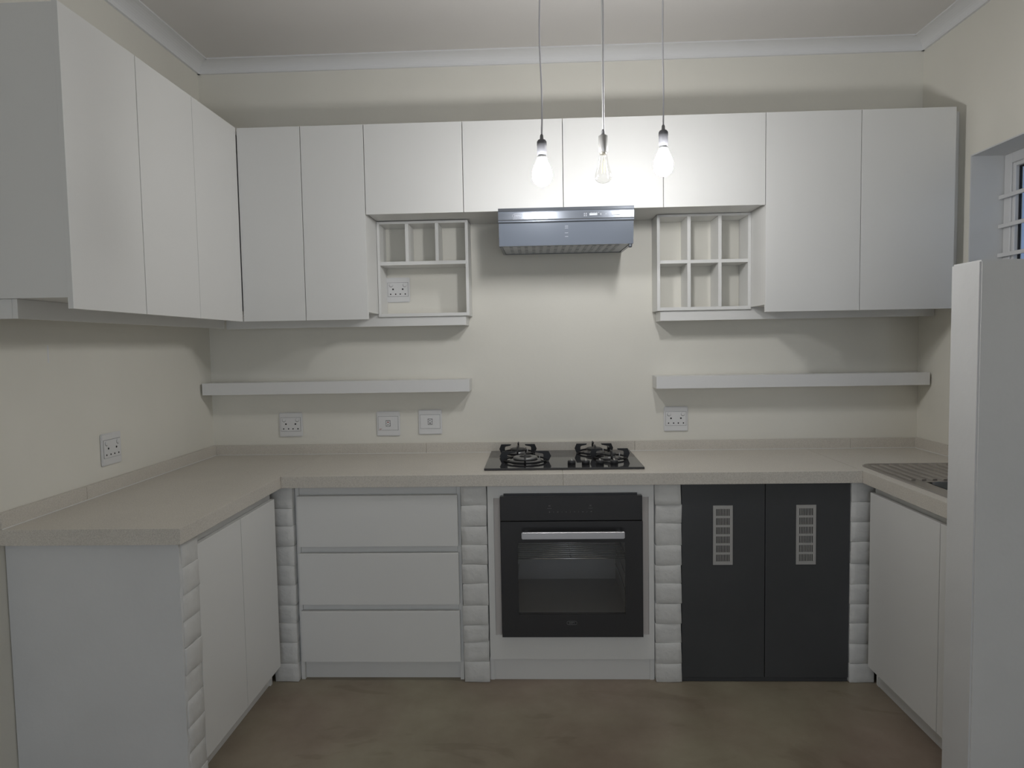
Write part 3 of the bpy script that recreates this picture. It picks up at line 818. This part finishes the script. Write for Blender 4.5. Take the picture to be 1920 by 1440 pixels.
# ================================================================== SINK
e = empty('kitchen_sink', (3.235, -0.79, ZC), 'stainless steel inset sink with a ribbed drainer', 'sink')
def rrect(x0, x1, y0, y1, r, k=6):
    pts = []
    for cx, cy, a0 in ((x1 - r, y1 - r, 0), (x0 + r, y1 - r, 90), (x0 + r, y0 + r, 180), (x1 - r, y0 + r, 270)):
        for i in range(k + 1):
            a = math.radians(a0 + 90 * i / k)
            pts.append((cx + r * math.cos(a), cy + r * math.sin(a)))
    return pts
def loft(name, loops, material, parent, cap=True):
    bm = bmesh.new(); rings = []
    for pts, z in loops:
        rings.append([bm.verts.new((x, y, z)) for x, y in pts])
    for a, b_ in zip(rings, rings[1:]):
        k = len(a)
        for i in range(k):
            bm.faces.new((a[i], a[(i + 1) % k], b_[(i + 1) % k], b_[i]))
    if cap: bm.faces.new(rings[-1])
    bmesh.ops.recalc_face_normals(bm, faces=bm.faces[:])
    return finish(name, bm, material, parent, True)
BY = -0.825
# rim: outer loop to the drainer tray
Zr = ZC + 0.0045
X0, X1, Y0, Y1 = SX0, SX1, SY1, SY0
bm = bmesh.new()
def ring_faces(bm, outer, inner, zo, zi):
    a = [bm.verts.new((x, y, zo)) for x, y in outer]; b_ = [bm.verts.new((x, y, zi)) for x, y in inner]
    k = len(a)
    for i in range(k): bm.faces.new((a[i], a[(i + 1) % k], b_[(i + 1) % k], b_[i]))
    return b_
o1 = rrect(X0, X1, Y0, Y1, 0.062)
ring_faces(bm, o1, rrect(X0 + 0.004, X1 - 0.004, Y0 + 0.004, Y1 - 0.004, 0.058), ZC + 0.0003, Zr)
ring_faces(bm, rrect(X0 + 0.004, X1 - 0.004, Y0 + 0.004, Y1 - 0.004, 0.058), rrect(X0 + 0.018, X1 - 0.018, Y0 + 0.018, Y1 - 0.018, 0.046), Zr, Zr)
ring_faces(bm, rrect(X0 + 0.018, X1 - 0.018, Y0 + 0.018, Y1 - 0.018, 0.046), rrect(X0 + 0.024, X1 - 0.024, Y0 + 0.024, Y1 - 0.024, 0.040), Zr, ZC + 0.0005)
bmesh.ops.remove_doubles(bm, verts=bm.verts[:], dist=1e-5)
bmesh.ops.recalc_face_normals(bm, faces=bm.faces[:])
finish('rim', bm, 'sink_steel', e, False)
# drainer tray and the strip around the bowl
bx0, bx1, by0, by1 = X0 + 0.075, X1 - 0.045, Y0 + 0.040, BY
tray = boxes('drainer_tray', [(X0 + 0.02, X1 - 0.02, by1, Y1 - 0.02, ZC - 0.004, ZC + 0.0008)], 'sink_steel', e)
boxes('bowl_surround', [(X0 + 0.02, bx0, Y0 + 0.02, by1, ZC - 0.004, ZC + 0.0008), (bx1, X1 - 0.02, Y0 + 0.02, by1, ZC - 0.004, ZC + 0.0008),
                        (bx0, bx1, Y0 + 0.02, by0, ZC - 0.004, ZC + 0.0008)], 'sink_steel', e)
for k in range(10):
    x = X0 + 0.045 + k * 0.0395
    prof3 = [(x - 0.009, ZC + 0.0009), (x - 0.0065, ZC + 0.0060), (x + 0.0065, ZC + 0.0060), (x + 0.009, ZC + 0.0009)]
    prism('drainer_rib', prof3, BY + 0.030, Y1 - 0.034 - (0.010 if k in (0, 9) else 0), 1, 'sink_steel', tray)
loft('bowl', [(rrect(bx0 - 0.002, bx1 + 0.002, by0 - 0.002, by1 + 0.002, 0.055), ZC + 0.0022), (rrect(bx0 + 0.004, bx1 - 0.004, by0 + 0.004, by1 - 0.004, 0.055), ZC - 0.004),
              (rrect(bx0 + 0.010, bx1 - 0.010, by0 + 0.010, by1 - 0.010, 0.055), ZC - 0.120), (rrect(bx0 + 0.04, bx1 - 0.04, by0 + 0.04, by1 - 0.04, 0.04), ZC - 0.150)], 'sink_steel_dim', e)

# ================================================================== SOCKETS AND SWITCHES
def place_wall(e, o): o.parent = e
def plate_parts(e, w, h):
    # local frame: x right, y out of wall = -y, z up, centred on the empty
    def lbox(name, x0, x1, y0, y1, z0, z1, m_, parent, bevel=0.0):
        bm = bmesh.new(); bm_box(bm, x0, x1, y0, y1, z0, z1)
        if bevel: bmesh.ops.bevel(bm, geom=bm.edges[:], offset=bevel, segments=2, affect='EDGES')
        me = bpy.data.meshes.new(name); bm.to_mesh(me); bm.free(); me.materials.append(MATS[m_])
        return link(bpy.data.objects.new(name, me), parent)
    def llathe(name, prof, c, m_, parent, seg=12):
        bm = bmesh.new(); bm_lathe(bm, prof, c, seg, 1)
        me = bpy.data.meshes.new(name); bm.to_mesh(me); bm.free(); me.materials.append(MATS[m_])
        return link(bpy.data.objects.new(name, me), parent)
    lbox('plate', -w / 2, w / 2, -0.0085, -0.0003, -h / 2, h / 2, 'plastic_white', e, 0.0035)
    return lbox, llathe
gk = 'white double wall sockets'
def socket(loc, label, rz=0.0):
    e = empty('wall_socket', loc, label, 'socket', gk)
    e.rotation_euler = (0, 0, rz)
    lbox, llathe = plate_parts(e, 0.118, 0.122)
    mz = 0.002
    boxw, boxh = 0.100, 0.068
    lbox('seam', -boxw / 2 - 0.001, boxw / 2 + 0.001, -0.0088, -0.0080, mz - boxh / 2 - 0.001, mz + boxh / 2 + 0.001, 'mark_grey', e)
    ins = lbox('module', -boxw / 2, boxw / 2, -0.0105, -0.0085, mz - boxh / 2, mz + boxh / 2, 'plastic_white', e, 0.0006)
    for sx in (-1, 1):
        sw = llathe('switch_rim', [(0.0095, -0.0106), (0.0095, -0.0102), (0, -0.0102)], (sx * 0.034, 0, 0.0235), 'mark_grey', ins, 14)
        llathe('rocker', [(0.0, -0.0135), (0.0075, -0.0130), (0.0086, -0.0112), (0.0086, -0.0104), (0, -0.0104)], (sx * 0.034 + 0.0003, 0, 0.0242), 'plastic_white', ins, 14)
        llathe('pin_hole', [(0.0, -0.0109), (0.0042, -0.0109), (0.0042, -0.0100), (0, -0.0100)], (sx * 0.0242, 0, 0.0035), 'hole_black', ins)
        for dx in (0.0115, 0.0365):
            llathe('pin_hole', [(0.0, -0.0109), (0.0034, -0.0109), (0.0034, -0.0100), (0, -0.0100)], (sx * dx, 0, -0.0205), 'hole_black', ins)
    return e
socket((0.403, 0, 1.045), 'white double socket under the left end of the left floating shelf')
socket((2.333, 0, 1.0495), 'white double socket under the right floating shelf')
socket((0.9665, 0, 1.7105), 'white double socket inside the wide cell of the pigeonhole unit')
socket((0, -0.826, 1.057), 'white double socket alone on the left wall', math.pi / 2)
gi = 'white isolator switch plates'
def isolator(loc, label, up, red):
    e = empty('isolator_switch', loc, label, 'switch', gi)
    lbox, llathe = plate_parts(e, 0.118, 0.124)
    mz = 0.002
    lbox('seam', -0.0505, 0.0505, -0.0088, -0.0080, mz - 0.0355, mz + 0.0355, 'mark_grey', e)
    ins = lbox('module', -0.0495, 0.0495, -0.0105, -0.0085, mz - 0.0345, mz + 0.0345, 'plastic_white', e, 0.0006)
    lbox('switch_rim', -0.0115, 0.0115, -0.0112, -0.0106, mz - 0.0150, mz + 0.0150, 'mark_grey', ins)
    dz = 0.0065 if up else -0.0065
    lbox('rocker', -0.0100, 0.0100, -0.0150, -0.0112, mz + dz - 0.0068, mz + dz + 0.0068, 'plastic_white', ins, 0.0025)
    lbox('rocker', -0.0100, 0.0100, -0.0125, -0.0112, mz - dz - 0.0060, mz - dz + 0.0060, 'plastic_white', ins, 0.0008)
    lbox('rocker_mark', -0.0040, 0.0040, -0.0154, -0.0150, mz + dz - 0.0012, mz + dz + 0.0012, 'mark_grey', ins)
    lbox('rocker_mark', -0.0050, 0.0050, -0.0129, -0.0125, mz - dz - 0.0025, mz - dz + 0.0015, 'mark_grey' if up else 'mark_red', ins)
    if red:
        lbox('red_print', -0.045, -0.032, -0.0109, -0.0105, mz - 0.0285, mz - 0.0268, 'mark_red', ins)
        lbox('red_print', -0.045, -0.036, -0.0109, -0.0105, mz - 0.0320, mz - 0.0308, 'mark_red', ins)
isolator((0.899, 0, 1.044), 'white isolator switch plate with a small red print at its lower corner', False, True)
isolator((1.111, 0, 1.0495), 'white isolator switch plate without print, nearest the hob', True, False)

# ================================================================== PENDANT LAMPS
gl = 'three bare-bulb pendants hanging from the ceiling'
def pendant(x, y, ztop, zhold0, zhold1, kind, label, kink=0.0):
    """ztop: top of strain relief; holder between zhold1 (top) and zhold0 (bottom)"""
    e = empty('pendant_lamp', (x, y, H), label, 'lamp', gl)
    lathe('ceiling_rose', [(0.0, 0.0), (0.045, 0.0), (0.045, -0.012), (0.030, -0.022), (0.006, -0.026), (0, -0.026)], (x, y, H), 'plastic_white', e, 24)
    pts = []
    for i in range(15):
        t = i / 14
        z = (H - 0.024) + (ztop - 0.006 - H + 0.024) * t
        pts.append((x + kink * math.sin(t * math.pi * 3) * 0.0028, y, z))
    tube('cord', pts, 0.0027 if kind == 'lit' else 0.0024, 'cord_grey' if kind == 'lit' else 'cord_white', e, 8)
    if kind == 'clear':
        tube('cord_wire', [(x + 0.0042, y, H - 0.024), (x + 0.0042, y, ztop - 0.01)], 0.0016, 'cord_grey', e, 6)
    lathe('strain_relief', [(0.0035, ztop), (0.0055, ztop - 0.004), (0.0062, ztop - 0.016), (0.0085, zhold1 - 0.002), (0, zhold1 - 0.002)], (x, y, 0), 'strain_grey', e, 14)
    if kind == 'lit':
        lathe('lamp_holder', [(0.007, zhold1), (0.0125, zhold1 - 0.002), (0.0165, zhold1 - 0.008), (0.0168, zhold1 - 0.020), (0.0160, zhold1 - 0.022), (0.0163, zhold0), (0, zhold0)], (x, y, 0), 'holder_dimmed', e, 24)
        b0 = zhold0
        lathe('bulb_housing', [(0.0135, b0 - 0.0005), (0.0145, b0 - 0.006), (0.0155, b0 - 0.0095), (0, b0 - 0.0095)], (x, y, 0), 'bulb_plastic', e, 24)
        lathe('bulb', [(0.0155, b0 - 0.0100), (0.0190, b0 - 0.0200), (0.0245, b0 - 0.0310), (0.0300, b0 - 0.045), (0.0335, b0 - 0.058),
                       (0.0345, b0 - 0.068), (0.0320, b0 - 0.083), (0.0240, b0 - 0.0955), (0.013, b0 - 0.1030), (0, b0 - 0.1055)], (x, y, 0), 'bulb_lit', e, 20)
    else:
        lathe('lamp_holder', [(0.010, zhold1 + 0.004), (0.0165, zhold1), (0.0168, zhold0 + 0.002), (0.0155, zhold0), (0, zhold0)], (x, y, 0), 'holder_silver', e, 28)
        lathe('bulb_cap', [(0.0125, zhold0 - 0.0004), (0.0125, zhold0 - 0.004), (0.0105, zhold0 - 0.006), (0, zhold0 - 0.006)], (x, y, 0), 'brass_thread', e, 20)
        b0 = zhold0 - 0.003
        gb = lathe('bulb', [(0.0130, b0), (0.0140, b0 - 0.010), (0.0185, b0 - 0.032), (0.0245, b0 - 0.056), (0.0295, b0 - 0.074), (0.0305, b0 - 0.081),
                       (0.0275, b0 - 0.090), (0.0195, b0 - 0.097), (0.009, b0 - 0.1005), (0.0035, b0 - 0.1030), (0, b0 - 0.1040)], (x, y, 0), 'bulb_glass', e, 28)
        lathe('stem', [(0.005, b0 - 0.003), (0.0035, b0 - 0.020), (0.002, b0 - 0.024), (0, b0 - 0.024)], (x, y, 0), 'bulb_glass', e, 12)
        for q in range(4):
            a = math.pi / 4 + q * math.pi / 2
            bm = bmesh.new()
            bm_tube(bm, [(x + 0.0045 * math.cos(a), y + 0.0045 * math.sin(a), b0 - 0.022), (x + 0.0075 * math.cos(a), y + 0.0075 * math.sin(a), b0 - 0.066)], 0.0013, 6)
            finish('filament', bm, 'filament', gb)
    return e
pendant(1.6775, -1.0, 2.1435, 2.0740, 2.1265, 'lit', 'left lit pendant, the lowest white lamp holder of the three', 1.0)
pendant(1.8910, -0.95, 2.1690, 2.0905, 2.1465, 'clear', 'middle unlit pendant with a clear pear-shaped filament bulb')
pendant(2.1080, -0.90, 2.1945, 2.1215, 2.1770, 'lit', 'right lit pendant, the highest of the three lamps', 0.4)
